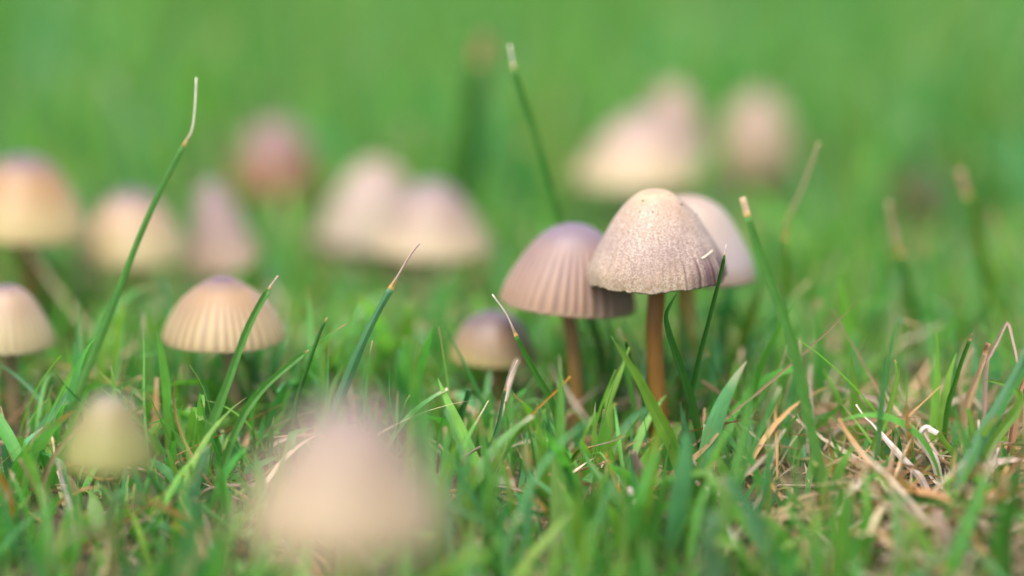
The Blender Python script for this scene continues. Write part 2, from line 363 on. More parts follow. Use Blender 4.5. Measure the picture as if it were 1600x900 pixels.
make_mushroom('blurred amber and cream mushroom with mauve top and reddish stem, beside the buttery cap', (38, 243), 385, 212, 0.562, 42, c_amber, s_rust,
              'bell', stem_px=26, tilt=3, seed=7)
make_mushroom('blurred buttery cap with lilac tip, standing behind the tall white-tipped blade', (205, 298), 420, 178, 0.578, 212, c_butter, s_pink,
              'bell', stem_px=20, seed=8)
make_mushroom('blurred rosy leaning cone cap, tucked beside the buttery cap with lilac tip', (328, 283), 432, 122, 0.595, 330, c_rose, s_pink,
              'cone', stem_px=18, tilt=-9, seed=9)
make_mushroom('very blurred plum brown cap standing alone farther back in the lawn', (430, 188), 308, 136, 0.66, 432, c_plum, s_rust,
              'dome', stem_px=18, seed=10)
make_mushroom('blurred peach cap, rear one of an overlapping pair', (588, 250), 394, 196, 0.632, 580, c_peach, s_cream,
              'cone', stem_px=20, tilt=2, seed=11)
make_mushroom('blurred lilac-topped tan cap, front one of an overlapping pair', (676, 284), 408, 194, 0.588, 668, c_lilac, s_cream,
              'cone', stem_px=20, tilt=1, seed=12)
make_mushroom('very blurred wide mauve and peach cap, in front of a taller pointed one', (1006, 176), 300, 222, 0.635, 1000, c_mauve, s_cream,
              'cone', stem_px=20, seed=13)
make_mushroom('very blurred pointed peach cap, rising behind a wider one', (1052, 132), 268, 126, 0.66, 1050, c_far, s_cream,
              'bell', stem_px=18, seed=14)
make_mushroom('very blurred round pinkish cap standing alone beside the pointed peach cap', (1184, 148), 276, 128, 0.685, 1186, c_far, s_cream,
              'dome', stem_px=18, seed=15)
make_mushroom('dark reddish brown cap, small and very blurred, low in far grass', (1448, 268), 350, 104, 0.665, 1448, c_dark, s_rust,
              'dome', stem_px=16, seed=16)
make_mushroom('large fawn cap with mauve top, very blurred, close in front of the other mushrooms', (545, 628), 872, 328, 0.360, 555, c_front, s_gold,
              'main', stem_px=30, tilt=2, seed=17)
make_mushroom('small olive yellow cap with pinkish tip, half sunk in grass in front of tall blade', (168, 616), 740, 148, 0.434, 168, c_green, s_olive,
              'bell', stem_px=16, seed=18)
for b in CAP_BOXES: print('CAPBOX', b)

# ------------------------------------------------------------------ grass blades
GREENS = np.array((0, 0, 0.014)) + 1.65 * np.array([(0.045, 0.150, 0.014), (0.075, 0.175, 0.014), (0.030, 0.115, 0.014), (0.050, 0.150, 0.045), (0.065, 0.165, 0.030), (0.095, 0.170, 0.020)])
STRAWS = 0.85 * np.array([(0.50, 0.37, 0.22), (0.46, 0.30, 0.18), (0.58, 0.47, 0.33), (0.42, 0.24, 0.10), (0.54, 0.40, 0.32), (0.36, 0.22, 0.12)])

def blade_width(t, cut):
    w_ = (0.72 + 0.28 * smooth(0, 0.3, t)) * np.where(t > 0.4, np.clip(1 - ((t - 0.4) / 0.6) ** 2.2, 0, 1), 1)
    return np.maximum(w_, np.where(cut > 0, 0.55 * cut, 0.05))

def blade_field(name, base, az, lean, curve, L, W, fold, twist, cbase, cmid, ctip, tipstart, cut, nseg, mat, kink=None):
    """many blades, each a folded strip with its own bend, as one mesh of real geometry"""
    n = len(base); k = nseg + 1
    t = np.linspace(0, 1, k)[None]
    al = lean[:, None] + curve[:, None] * t ** 1.3
    if kink is not None: al = al + kink[:, 1:2] * (t > kink[:, 0:1])
    ds = L[:, None] / nseg
    st = np.concatenate([np.zeros((n, 1)), np.cumsum(np.sin(al[:, :-1]) * ds, 1)], 1)
    sz = np.concatenate([np.zeros((n, 1)), np.cumsum(np.cos(al[:, :-1]) * ds, 1)], 1)
    wob = 0.02 * L[:, None] * np.sin(t * 5 + az[:, None] * 7) * t
    ca, sa = np.cos(az)[:, None], np.sin(az)[:, None]
    cx = base[:, 0:1] + ca * st - sa * wob; cy = base[:, 1:2] + sa * st + ca * wob; cz = base[:, 2:3] + sz
    gz = ground_z(cx, cy); cz = np.maximum(cz, gz + 0.0004 - 0.002 * (t < 0.05))
    Cc = np.stack([cx, cy, cz], -1)
    T = np.gradient(Cc, axis=1); T /= np.linalg.norm(T, axis=-1, keepdims=True) + 1e-9
    S = np.stack([-sa, ca, 0 * ca], -1) + 0 * T
    N = np.cross(T, S); tw = (twist[:, :1] + twist[:, 1:2] * t)[..., None]
    S2 = S * np.cos(tw) + N * np.sin(tw); N2 = np.cross(T, S2)
    wd = (W[:, None] * blade_width(t, cut[:, None]))[..., None] / 2
    fo = wd * fold[:, None, None]
    V = np.stack([Cc - S2 * wd + N2 * fo, Cc, Cc + S2 * wd + N2 * fo], 2)      # n,k,3,3
    e = smooth(0.0, 0.35, t)[..., None]
    colr = cbase[:, None] * (1 - e) + cmid[:, None] * e
    f = smooth(0, 1, (t - tipstart[:, None]) / 0.08)[..., None]
    colr = colr * (1 - f) + ctip[:, None] * f
    colr = np.repeat(colr[:, :, None], 3, 2)
    across = np.broadcast_to(np.array([-1., 0, 1]) + 0 * NR.random(n)[:, None, None], (n, k, 3)) + (NR.random(n) * 40)[:, None, None]
    along = np.broadcast_to(t[..., None] + 0 * cx[..., None], (n, k, 3)) + (NR.random(n) * 90)[:, None, None]
    idx = np.arange(n * k * 3).reshape(n, k, 3)
    F = np.stack([idx[:, :-1, :-1], idx[:, :-1, 1:], idx[:, 1:, 1:], idx[:, 1:, :-1]], -1).reshape(-1, 4)
    return mesh_np(name, V.reshape(-1, 3), F, mat, None, {'col': colr.reshape(-1, 3), 'across': across.reshape(-1), 'along': along.reshape(-1)})

# places in front of the mushrooms where the photographed lawn stays open: (x0, x1, y0, y1, nearer than)
OPEN = [(335, 395, 545, 660, 0.507), (0, 36, 555, 680, 0.511), (1333, 1376, 630, 676, 0.492), (1372, 1420, 672, 722, 0.486), (1412, 1462, 712, 762, 0.48), (1395, 1500, 262, 340, 0.655), (1222, 1285, 215, 365, 0.52), (1370, 1430, 310, 420, 0.53), (1490, 1540, 262, 400, 0.54), (1435, 1490, 662, 745, 0.486), (1495, 1600, 500, 640, 0.492), (1030, 1100, 600, 660, 0.49), (880, 925, 640, 690, 0.5), (1010, 1050, 600, 660, 0.495), (330, 485, 545, 700, 0.48), (960, 1010, 520, 640, 0.48),
        (900, 1140, 285, 462, 0.50), (770, 1000, 340, 500, 0.51), (1060, 1200, 295, 450, 0.52), (700, 850, 480, 580, 0.525), (245, 462, 422, 556, 0.51),
        (0, 92, 435, 560, 0.515), (878, 925, 490, 640, 0.51), (1010, 1095, 450, 610, 0.51), (400, 715, 615, 820, 0.365), (90, 240, 610, 712, 0.45),
        (0, 145, 235, 385, 0.565), (110, 410, 280, 425, 0.6), (480, 770, 250, 405, 0.62), (885, 1120, 120, 295, 0.66), (355, 505, 180, 300, 0.66),
        (1115, 1260, 140, 250, 0.69), (0, 1600, 0, 440, 0.53), (0, 1600, 0, 560, 0.455), (0, 1600, 0, 300, 0.60), (0, 1600, 0, 690, 0.40), (0, 1600, 0, 800, 0.36), (0, 1600, 0, 748, 0.44), (0, 1600, 0, 850, 0.41)]
def open_mask(base, az, lean, curve, L):
    ok = np.ones(len(base), bool)
    for f in (0.35, 0.6, 0.8, 1.0):
        al = lean + curve * f * 0.55; st = np.sin(al) * L * f; sz = np.cos(al) * L * f
        P = np.stack([base[:, 0] + np.cos(az) * st, base[:, 1] + np.sin(az) * st, base[:, 2] + np.maximum(sz, 0)], -1)
        x, y, d = to_px(P); dd = base[:, 1] / CP * 0 + d
        for x0, x1, y0, y1, dm in OPEN:
            ok &= ~((x > x0) & (x < x1) & (y > y0) & (y < y1) & (dd < dm))
    return ok

def scatter(y0, y1, spread, dens):      # points over a wedge of lawn wider than the view
    area = sum((2 * (spread * y + 0.09)) for y in np.linspace(y0, y1, 50)) * (y1 - y0) / 50
    n = int(area * 1e4 * dens)
    y = y0 + (y1 - y0) * np.sqrt(NR.random(n)) if False else NR.uniform(y0, y1, int(n * 1.6))
    wv = spread * y + 0.09; keep = NR.random(len(y)) < wv / wv.max(); y = y[keep]; wv = wv[keep]
    x = NR.uniform(-1, 1, len(y)) * wv
    return x, y

def straw_amount(x, y):                 # worn, thatchy spots: stronger on the right-hand side
    q = np.exp(-((x - 0.068) / 0.03) ** 2 - ((y - 0.455) / 0.05) ** 2)
    return np.clip(q + 0.22 + 0.2 * np.sin(x * 70 + 1) * np.sin(y * 55), 0, 1)

def lawn(name, label, y0, y1, spread, dens, Lr, Wr, nseg, straw=0.12, leanm=0.32):
    tx, ty = scatter(y0, y1, spread, dens / 3.5)
    m = NR.integers(2, 6, len(tx)); x = np.repeat(tx, m) + NR.normal(0, 0.0022, m.sum()); y = np.repeat(ty, m) + NR.normal(0, 0.0022, m.sum())
    n = len(x)
    base = np.stack([x, y, ground_z(x, y) - 0.001], -1)
    az = np.repeat(NR.uniform(0, 6.283, len(tx)), m) + NR.normal(0, 0.9, n)
    lean = np.abs(NR.normal(0, leanm, n)); curve = NR.gamma(1.5, 0.33, n) * NR.choice([1, 1, 1, -0.6], n)
    L = NR.gamma(9, 1 / 9, n) * Lr * np.repeat(NR.uniform(0.75, 1.25, len(tx)), m)
    ok = open_mask(base, az, lean, curve, L)
    sh = ~ok; L = np.where(sh, L * 0.5, L); ok2 = open_mask(base, az, lean, curve, L)     # mown shorter there
    base, az, lean, curve, L, x, y = [v[ok2] for v in (base, az, lean, curve, L, x, y)]; n = len(base)
    W = NR.gamma(6, 1 / 6, n) * Wr
    cm = GREENS[NR.integers(0, len(GREENS), n)] * NR.uniform(0.75, 1.3, (n, 1)) + NR.normal(0, 0.006, (n, 3)); cm = np.clip(cm, 0.005, 1)
    dead = NR.random(n) < straw * (0.4 + 1.6 * straw_amount(x, y)); ds = STRAWS[NR.integers(0, len(STRAWS), n)] * NR.uniform(0.7, 1.1, (n, 1))
    cm[dead] = ds[dead]; lean[dead] += NR.uniform(0, 0.9, dead.sum()); L[dead] *= 0.75; W[dead] *= 0.5
    cb = cm * 0.55 + 0.45 * np.array((0.22, 0.22, 0.08)); ct = STRAWS[NR.integers(0, len(STRAWS), n)]
    tip = np.where(NR.random(n) < 0.4, NR.uniform(0.8, 0.97, n), 1.2)
    cut = np.where(NR.random(n) < 0.35, NR.uniform(0.5, 1.2, n), 0)
    kink = np.stack([NR.uniform(0.4, 0.85, n), np.where(NR.random(n) < 0.14, NR.uniform(0.4, 1.3, n), 0)], 1)
    o = blade_field(name, base, az, lean, curve, L, W, NR.uniform(0.15, 0.5, n), np.stack([NR.normal(0, 0.5, n), NR.normal(0, 0.7, n)], 1), cb, cm, ct, tip, cut, nseg, M_GRASS, kink)
    return tag(o, label, 'grass', kind='stuff')
lawn('lawn_grass', 'short green lawn grass around the mushrooms', 0.30, 0.62, 0.19, 4.2, 0.0180, 0.0016, 9)
lawn('fine_grass', 'hair-fine green grass shoots between the broader lawn blades', 0.36, 0.62, 0.19, 3.0, 0.0150, 0.0007, 8, straw=0.3, leanm=0.5)
lawn('lawn_grass', 'blurred green lawn grass behind the mushrooms', 0.62, 1.6, 0.24, 3.6, 0.024, 0.0021, 6, straw=0.05)
lawn('lawn_grass', 'far green lawn grass beyond everything', 1.6, 2.6, 0.30, 1.0, 0.030, 0.0042, 4, straw=0.03)

lawn('low_grass', 'very short green shoots and moss-like growth covering the soil', 0.33, 0.66, 0.19, 13.0, 0.0062, 0.0011, 4, straw=0.35, leanm=0.6)

def thatch(name, label, y0, y1, spread, dens, Lr, Wr, nseg, amount=None):
    x, y = scatter(y0, y1, spread, dens); keep = NR.random(len(x)) < straw_amount(x, y); x, y = x[keep], y[keep]; n = len(x)
    base = np.stack([x, y, ground_z(x, y) + NR.gamma(1.3, 0.0012, n)], -1)
    az = NR.uniform(0, 6.283, n); lean = NR.uniform(0.8, 1.6, n); curve = NR.normal(0.1, 0.6, n); L = NR.gamma(5, 0.2, n) * Lr
    ok = open_mask(base, az, lean, curve, L); L = np.where(ok, L, L * 0.45); lean = np.where(ok, lean, 1.5); base[:, 2] -= np.where(ok, 0, 0.001)
    ok = open_mask(base, az, lean, curve, L); base, az, lean, curve, L = [v[ok] for v in (base, az, lean, curve, L)]; n = len(base)
    cm = STRAWS[NR.integers(0, len(STRAWS), n)] * NR.uniform(0.55, 1.15, (n, 1))
    W = NR.uniform(0.35, 1.3, n) * Wr
    o = blade_field(name, base, az, lean, curve, L, W, NR.uniform(0.1, 0.8, n), np.stack([NR.normal(0, 0.8, n), NR.normal(0, 1.2, n)], 1), cm * 0.8, cm, cm * 1.1, np.full(n, 0.9), NR.uniform(0, 1.2, n), nseg, M_STRAW,
                    np.stack([NR.uniform(0.3, 0.8, n), np.where(NR.random(n) < 0.3, NR.normal(0, 0.8, n), 0)], 1))
    return tag(o, label, 'dead grass', kind='stuff')
thatch('thatch', 'tan dead grass litter lying between the green blades', 0.30, 0.75, 0.19, 9.5, 0.014, 0.0008, 6)

def straw_tuft():
    n = 210
    c = at(1490, 840, root_d(840, 1490)); th = NR.uniform(0, 6.283, n); rr = np.abs(NR.normal(0, 1, n)) ** 0.8
    x = c[0] + rr * 0.0085 * np.cos(th); y = c[1] + rr * 0.010 * np.sin(th)
    base = np.stack([x, y, ground_z(x, y) + NR.uniform(0, 0.0045, n)], -1)
    az = NR.uniform(0, 6.283, n); lean = NR.uniform(0.7, 1.5, n); curve = NR.normal(0.15, 0.7, n); L = NR.uniform(0.006, 0.021, n)
    ok = open_mask(base, az, lean, curve, L); base, az, lean, curve, L = [v[ok] for v in (base, az, lean, curve, L)]; n = len(base)
    cols = np.array([(0.58, 0.44, 0.30), (0.52, 0.34, 0.20), (0.64, 0.52, 0.40), (0.48, 0.26, 0.12), (0.60, 0.44, 0.36)])
    cm = cols[NR.integers(0, 5, n)] * NR.uniform(0.75, 1.05, (n, 1))
    o = blade_field('straw_tuft', base, az, lean, curve, L, NR.uniform(0.0004, 0.0015, n), NR.uniform(0.2, 0.8, n), np.stack([NR.normal(0, 0.6, n), NR.normal(0, 1.0, n)], 1),
                    cm * 0.85, cm, cm * 1.05, np.full(n, 0.9), NR.uniform(0.2, 1.2, n), 8, M_STRAW, np.stack([NR.uniform(0.3, 0.8, n), np.where(NR.random(n) < 0.3, NR.normal(0, 0.9, n), 0)], 1))
    tag(o, 'tangled tuft of pale dead straw on the lawn', 'straw', kind='stuff')
straw_tuft()

# ------------------------------------------------------------------ single blades and stalks one can pick out
G = dict(mid=(0.045, 0.150, 0.016), deep=(0.028, 0.110, 0.014), dark=(0.022, 0.085, 0.012), yel=(0.085, 0.180, 0.012), blue=(0.055, 0.160, 0.060), pale=(0.12, 0.22, 0.11),
         straw=(0.52, 0.38, 0.22), white=(0.72, 0.62, 0.55), tan=(0.50, 0.34, 0.19), pink=(0.50, 0.34, 0.28), orange=(0.48, 0.24, 0.02), brown=(0.34, 0.18, 0.09), gold=(0.40, 0.26, 0.05))
for k_ in G: G[k_] = tuple((1.2 if k_ in ('mid', 'deep', 'dark', 'yel', 'blue', 'pale') else 0.82 if k_ == 'white' else 0.75) * v for v in G[k_])
GROUP_B = 'grass blades one can pick out of the lawn'
GROUP_S = 'dry stalks one can pick out of the lawn'
def strip(name, Cc, wd, fold, face, col, mat, parent=None, t0=0.0):
    n = len(Cc); T = np.gradient(Cc, axis=0); T /= np.linalg.norm(T, axis=1, keepdims=True) + 1e-9
    S = np.cross(T, face); S /= np.linalg.norm(S, axis=1, keepdims=True) + 1e-9
    N = np.cross(S, T); f = fold * (1 if RND.random() < 0.45 else -1)
    h = wd[:, None] / 2; th = 0.10 * h + 0.00004
    rows = [Cc - S * h - N * h * f, Cc - S * h * 0.5 - N * h * f * 0.42, Cc + 0 * N, Cc + S * h * 0.5 - N * h * f * 0.42, Cc + S * h - N * h * f]
    back = [r - N * th for r in rows[::-1]]
    V = np.stack(rows + back, 1); k = V.shape[1]
    i = np.arange(n * k).reshape(n, k); j = np.roll(i, -1, 1)
    F = np.stack([i[:-1], j[:-1], j[1:], i[1:]], -1).reshape(-1, 4)
    ends = np.array([[e[a], e[a + 1], e[k - 2 - a], e[k - 1 - a]] for e in (i[0], i[-1]) for a in range(k // 2 - 1)])
    acr = np.tile(np.array([-1, -0.5, 0, 0.5, 1, 1, 0.5, 0, -0.5, -1.]), n) + RND.random() * 40
    al = np.repeat(np.linspace(0, 1, n) * 1.0, k) + RND.random() * 90
    o = mesh_np(name, V.reshape(-1, 3), np.vstack([F, ends]), mat, parent, {'col': np.repeat(col, k, 0), 'across': acr, 'along': al})
    me = o.data; ev = np.zeros(len(me.edges) * 2, np.int32); me.edges.foreach_get('vertices', ev); ev = ev.reshape(-1, 2) % k
    sh = (ev[:, 0] == ev[:, 1]) & np.isin(ev[:, 0], (0, 2, 4, 5, 7, 9))          # crisp midrib and margins
    me.attributes.new('sharp_edge', 'BOOLEAN', 'EDGE').data.foreach_set('value', sh)
    return o

def hero(label, pts, width, col='mid', tip=0.0, tipcol='straw', dtip=None, droot=None, cut=0.0, fold=0.45, face=0.0, name='grass_blade', rootcol=None, flat=None, sharp=2.2):
    """pts run from the tip to the root on the ground; width in picture units at its own distance"""
    pts = [tuple(p) for p in pts]
    dr = droot or root_d(pts[-1][1], pts[-1][0]); dt = dtip or dr
    if dtip and dtip < 0.48: dt = 0.48 - (0.48 - dtip) * 0.5
    q = np.array(pts, float); sl = np.concatenate([[0], np.cumsum(np.linalg.norm(np.diff(q, axis=0), axis=1))]); sl /= sl[-1]
    W3 = np.array([at(x, y, dt + (dr - dt) * s) for (x, y), s in zip(pts, sl)])
    if droot is None: W3[-1][2] = float(ground_z(W3[-1][0], W3[-1][1])) - 0.0015
    n = 14 + 5 * len(pts); Cc = catmull(W3, 12 * n)
    al_ = np.concatenate([[0], np.cumsum(np.linalg.norm(np.diff(Cc, axis=0), axis=1))])
    Cc = np.stack([np.interp(np.linspace(0, al_[-1], n), al_, Cc[:, i_]) for i_ in range(3)], 1)[::-1]   # even steps, from root to tip
    t = np.linspace(0, 1, n)
    width *= 0.9
    wd = width * dt / FPX * np.maximum((0.8 + 0.2 * smooth(0, 0.25, t)) * np.where(t > 0.35, np.clip(1 - ((t - 0.35) / 0.65) ** sharp, 0, 1), 1), 0.06 + 0.6 * cut)
    if tip > 0:                                                    # green part keeps its width up to where it has dried
        q_ = (t - (1 - tip)) / tip
        wd = width * dt / FPX * np.where(q_ < 0, (0.8 + 0.2 * smooth(0, 0.25, t)) * (1 - 0.35 * smooth(0.3, 1 - tip, t)), np.maximum(0.62 - 0.75 * np.clip(q_, 0, 1) ** 0.5 * (1 - 0.6 * cut), 0.22 + 0.4 * cut))
    wd = wd * (1 + 0.05 * np.sin(t * 17 + RND.random() * 6) + 0.035 * np.sin(t * 41 + RND.random() * 6))
    fa = face + RND.uniform(-0.55, 0.55) * (t - 0.3) + RND.uniform(-0.25, 0.25)              # slow twist along the blade
    fv = np.stack([np.sin(fa), -np.cos(fa), 0 * fa + 0.25], 1); fv /= np.linalg.norm(fv, axis=1, keepdims=True)
    jit = width * dt / FPX * 0.10
    Cc = Cc + np.stack([jit * np.sin(t * 13 + RND.random() * 6) * t, 0 * t, 0 * t], 1)
    c = np.array(G[col]); rc = np.array(G[rootcol]) if rootcol else c * 0.6 + 0.4 * np.array((0.16, 0.24, 0.06))
    e = smooth(0, 0.4, t)[:, None]; cc = rc * (1 - e) + c * e
    dry = name != 'grass_blade'
    mat = M_STRAW if dry else M_GRASS
    base = W3[-1] if droot is None else Cc[0]
    lab = tag
    cut_i = n if tip <= 0 else max(3, int(round(n * (1 - tip))))
    o = strip(name, Cc[: cut_i] - base, wd[: cut_i], fold, fv[: cut_i], cc[: cut_i], mat)
    o.location = base; tag(o, label, 'grass' if not dry else ('leaf' if name == 'dead_leaf' else 'stalk'), GROUP_B if not dry else (None if name == 'dead_leaf' else GROUP_S))
    if tip > 0:
        tc = np.array(G[tipcol]); m = n - cut_i + 1
        f = smooth(0, 0.35, np.linspace(0, 1, m))[:, None]
        strip('dry_tip', Cc[cut_i - 1:] - base, wd[cut_i - 1:] * 0.92, fold * 1.4, fv[cut_i - 1:], np.array(tc if dry else G['gold']) * (1 - f) + tc * f, M_STRAW, o)
    return o

H = hero
H('tallest sharp dark green blade with bent white dry tip, leaning across the buttery cap', [(307, 121), (304, 165), (298, 205), (284, 230), (235, 330), (170, 490), (110, 650), (92, 722)], 14, 'mid', 0.17, 'white', sharp=1.6)
H('green blade with short pinkish tip crossing the cream fan-ribbed cap', [(433, 431), (420, 450), (395, 498), (370, 560), (340, 640), (305, 745), (288, 800)], 17, 'mid', 0.07, 'pink', dtip=0.483)
H('slender curved green blade beside the one crossing the fan-ribbed cap', [(481, 547), (455, 568), (415, 605), (380, 650), (355, 710), (330, 795)], 14, 'mid', 0.03, 'straw', dtip=0.484, face=0.3)
H('upright green blade with long papery tip, standing between fan-ribbed cap and small dusky cap', [(655, 380), (640, 398), (622, 428), (600, 470), (572, 525), (545, 585), (515, 675), (500, 740)], 18, 'blue', 0.20, 'pink', dtip=0.486)
H('thin dark green blade standing just beside the papery tipped upright blade', [(512, 496), (498, 525), (480, 575), (462, 640), (452, 730)], 9, 'deep', 0.03, 'straw', dtip=0.49)
H('straw-tipped blade crossing the small dusky cap', [(770, 460), (790, 490), (808, 530), (838, 585), (866, 640), (893, 735)], 13, 'mid', 0.22, 'white', dtip=0.484)
H('long thin green blade with pale tip, rising behind the purple brown mushroom', [(795, 70), (806, 120), (832, 195), (855, 270), (872, 340), (915, 470), (965, 640)], 17, 'mid', 0.07, 'white', dtip=0.512, droot=0.5225)
H('broad very blurred blade with brown tip standing far behind the papery tipped blade', [(752, 60), (748, 110), (740, 180), (722, 290), (712, 380), (705, 445)], 50, 'deep', 0.10, 'brown', cut=0.8, dtip=0.605)
H('thin dark blade with white hair tip, touching the bruised side of the frosted beige cap', [(1136, 382), (1128, 420), (1112, 480), (1090, 570), (1075, 640), (1062, 722)], 10, 'deep', 0.05, 'white', dtip=0.483)
H('dark kinked blade leaning in front of the rusty stem under the frosted beige cap', [(1062, 452), (1050, 470), (1039, 492), (1044, 520), (1062, 570), (1082, 640), (1105, 740)], 15, 'deep', 0.0, dtip=0.482, fold=0.6, face=0.5, sharp=3)
H('fine brown-tipped blade hanging behind the dark blades under the frosted beige cap', [(1066, 455), (1080, 478), (1092, 505), (1100, 535), (1118, 580), (1135, 640), (1150, 690)], 6, 'deep', 0.4, 'brown', dtip=0.5)
H('long soft green blade with gold tip leaning beside the smooth pinkish white cap', [(1158, 308), (1172, 350), (1200, 425), (1235, 530), (1252, 600), (1268, 672), (1282, 740), (1302, 835)], 20, 'mid', 0.06, 'straw', cut=1.0, dtip=0.472, sharp=2.8)
H('blurred straw-tipped slim blade standing beyond the gold-tipped leaning blade', [(1278, 222), (1265, 260), (1246, 310), (1228, 355), (1228, 420), (1222, 520), (1215, 620)], 14, 'yel', 0.36, 'straw', dtip=0.512, cut=0.3)
H('blurred bright green blade with brown tip standing in front of the dark far cap', [(1502, 265), (1512, 310), (1528, 380), (1545, 470), (1550, 575)], 30, 'yel', 0.14, 'tan', cut=0.7, dtip=0.538)
H('blurred pale-tipped blade, between the straw-tipped slim blade and brown-tipped bright blade', [(1385, 315), (1396, 360), (1412, 420), (1425, 500), (1428, 600)], 22, 'mid', 0.28, 'straw', cut=0.6, dtip=0.53)
H('broad pale far blade slanting down through the background, out of focus', [(1330, 100), (1380, 170), (1450, 260), (1520, 400), (1560, 520)], 20, 'blue', 0.0, dtip=0.68, face=0.6)
H('soft blue-green blade slanting behind the straw stalk', [(1545, 205), (1570, 245), (1600, 290), (1650, 380), (1700, 540)], 14, 'blue', 0.0, dtip=0.57)
H('short bright blade hanging behind the leaning gold-tipped blade', [(1192, 425), (1182, 470), (1165, 520), (1148, 570), (1140, 640)], 20, 'yel', 0.0, dtip=0.52)
H('wide green blade rising steeply past the hooked leaf', [(1640, 480), (1600, 565), (1565, 630), (1530, 690), (1500, 760), (1478, 840)], 26, 'blue', 0.0, dtip=0.47, fold=0.3)
H('bright green folded leaf with a hooked tip beside the straw stalk', [(1540, 594), (1562, 598), (1582, 606), (1592, 622), (1586, 645), (1568, 670), (1550, 695), (1528, 740), (1505, 800)], 18, 'yel', 0.0, dtip=0.482, face=-0.4, sharp=3.5)
H('slim upright blade standing just before the straw stalk', [(1518, 521), (1508, 550), (1495, 590), (1480, 640), (1472, 720)], 10, 'mid', 0.04, 'brown', dtip=0.487)
H('small bright blade with kinked fine tip, in front of the straw stalk thicket', [(1397, 562), (1402, 575), (1403, 590), (1396, 620), (1382, 660), (1365, 700), (1348, 750)], 12, 'yel', 0.03, 'gold', dtip=0.488)
H('horizontal green blade lying across the straw tuft', [(1315, 772), (1360, 774), (1430, 779), (1500, 786), (1575, 796), (1660, 830)], 21, 'mid', 0.06, 'gold', dtip=0.472, droot=0.455, face=0.0, fold=0.35)
H('slim diagonal green blade running under the white straw', [(1402, 703), (1380, 726), (1350, 760), (1310, 805), (1270, 850)], 14, 'mid', 0.0, dtip=0.476)
H('small dark blade between the gold-tipped leaning blade and the white straw', [(1330, 683), (1325, 710), (1312, 745), (1296, 785)], 7, 'deep', 0.0)
H('yellow-tipped leaning blade pointing up at the pinkish stem', [(890, 588), (868, 612), (840, 640), (812, 668), (785, 710), (740, 785)], 16, 'yel', 0.36, 'orange', dtip=0.478)
H('slender white-flecked blade standing before the small dusky cap', [(808, 562), (796, 590), (786, 625), (776, 670), (760, 715), (742, 760)], 8, 'blue', 0.22, 'white', dtip=0.486)
H('blunt green blade leaning behind the large fawn cap', [(733, 608), (724, 635), (714, 668), (703, 712)], 18, 'blue', 0.0, cut=0.8, dtip=0.492)
H('fine upright blade between the yellow-tipped blade and the pinkish stem', [(856, 636), (857, 670), (860, 715), (868, 790)], 9, 'blue', 0.0, dtip=0.474)
H('straight green blade leaning in front of the pinkish stem foot', [(797, 698), (815, 728), (838, 765), (862, 808), (880, 850)], 12, 'mid', 0.0, dtip=0.462)
H('broad green leaf sweeping down from the pinkish stem foot', [(905, 690), (925, 735), (960, 775), (1000, 815), (1060, 880)], 26, 'mid', 0.0, dtip=0.476, face=0.5)
H('big soft green blade slanting down between the two leading stems', [(955, 525), (975, 558), (1005, 605), (1030, 655), (1055, 710), (1085, 790)], 24, 'yel', 0.0, dtip=0.478, fold=0.4)
H('dark thin blade beside the soft slanting one between the two stems', [(974, 523), (982, 550), (995, 590), (1008, 640), (1015, 700)], 9, 'deep', 0.06, 'brown', dtip=0.492)
H('bluish upright grass blade in front of the rusty stem foot', [(1064, 627), (1070, 670), (1076, 720), (1084, 790)], 17, 'blue', 0.0, dtip=0.476)
H('pink-tipped small blade lying across the pinkish stem foot', [(977, 682), (955, 690), (930, 697), (900, 710), (880, 745)], 8, 'yel', 0.45, 'pink', dtip=0.478)
H('orange-tipped blade beside the pale split stub', [(945, 708), (955, 735), (968, 765), (985, 805), (1000, 860)], 13, 'yel', 0.42, 'orange', dtip=0.470)
H('broad soft bluish blade slanting down between the straw tuft and the pale blunt blade', [(1135, 745), (1165, 790), (1200, 850), (1240, 915), (1280, 990)], 42, 'blue', 0.0, cut=0.6, dtip=0.425)
H('pale blunt blade, very soft, close in front of the bluish broad blade', [(1112, 805), (1108, 850), (1112, 920), (1118, 1000)], 46, 'pale', 0.0, cut=0.9, dtip=0.405)
H('pale blunt blade standing in front of the blade that crosses the fan-ribbed cap', [(322, 700), (308, 750), (294, 810), (282, 890)], 26, 'blue', 0.0, cut=0.8, dtip=0.455)
H('thick green runner stem slanting down towards the large fawn cap', [(312, 788), (335, 808), (365, 832), (395, 858), (430, 895)], 15, 'mid', 0.0, cut=1.0, dtip=0.466, fold=0.8)
H('yellow leaf bent over below the olive yellow cap', [(268, 815), (285, 830), (300, 850), (312, 885), (316, 930)], 14, 'yel', 0.5, 'orange', dtip=0.448)
H('green upright leaf below the olive yellow cap, twin of the bent yellow leaf', [(265, 793), (258, 825), (250, 870), (244, 920)], 13, 'blue', 0.0, dtip=0.448)
H('dark green broad leaf leaning away from the olive yellow cap', [(222, 728), (245, 755), (272, 795), (300, 845)], 22, 'deep', 0.0, dtip=0.466)
H('wide blunt soft green blade standing in front of the straw tuft', [(1590, 740), (1580, 800), (1570, 860), (1565, 960)], 40, 'mid', 0.0, cut=0.8, dtip=0.42)
H('wide soft yellow-green blade rising in front of the pinkish stem foot', [(905, 745), (900, 800), (905, 860), (910, 960)], 34, 'yel', 0.0, dtip=0.425)
H('very soft upright blade beside the wide yellow-green one', [(1010, 775), (1005, 820), (1000, 880), (1000, 980)], 40, 'mid', 0.0, dtip=0.415)
H('upright green blade, blurred, at the feet of the rosy leaning cone cap', [(470, 300), (464, 360), (460, 430), (458, 520)], 26, 'yel', 0.0, cut=0.3, dtip=0.585)
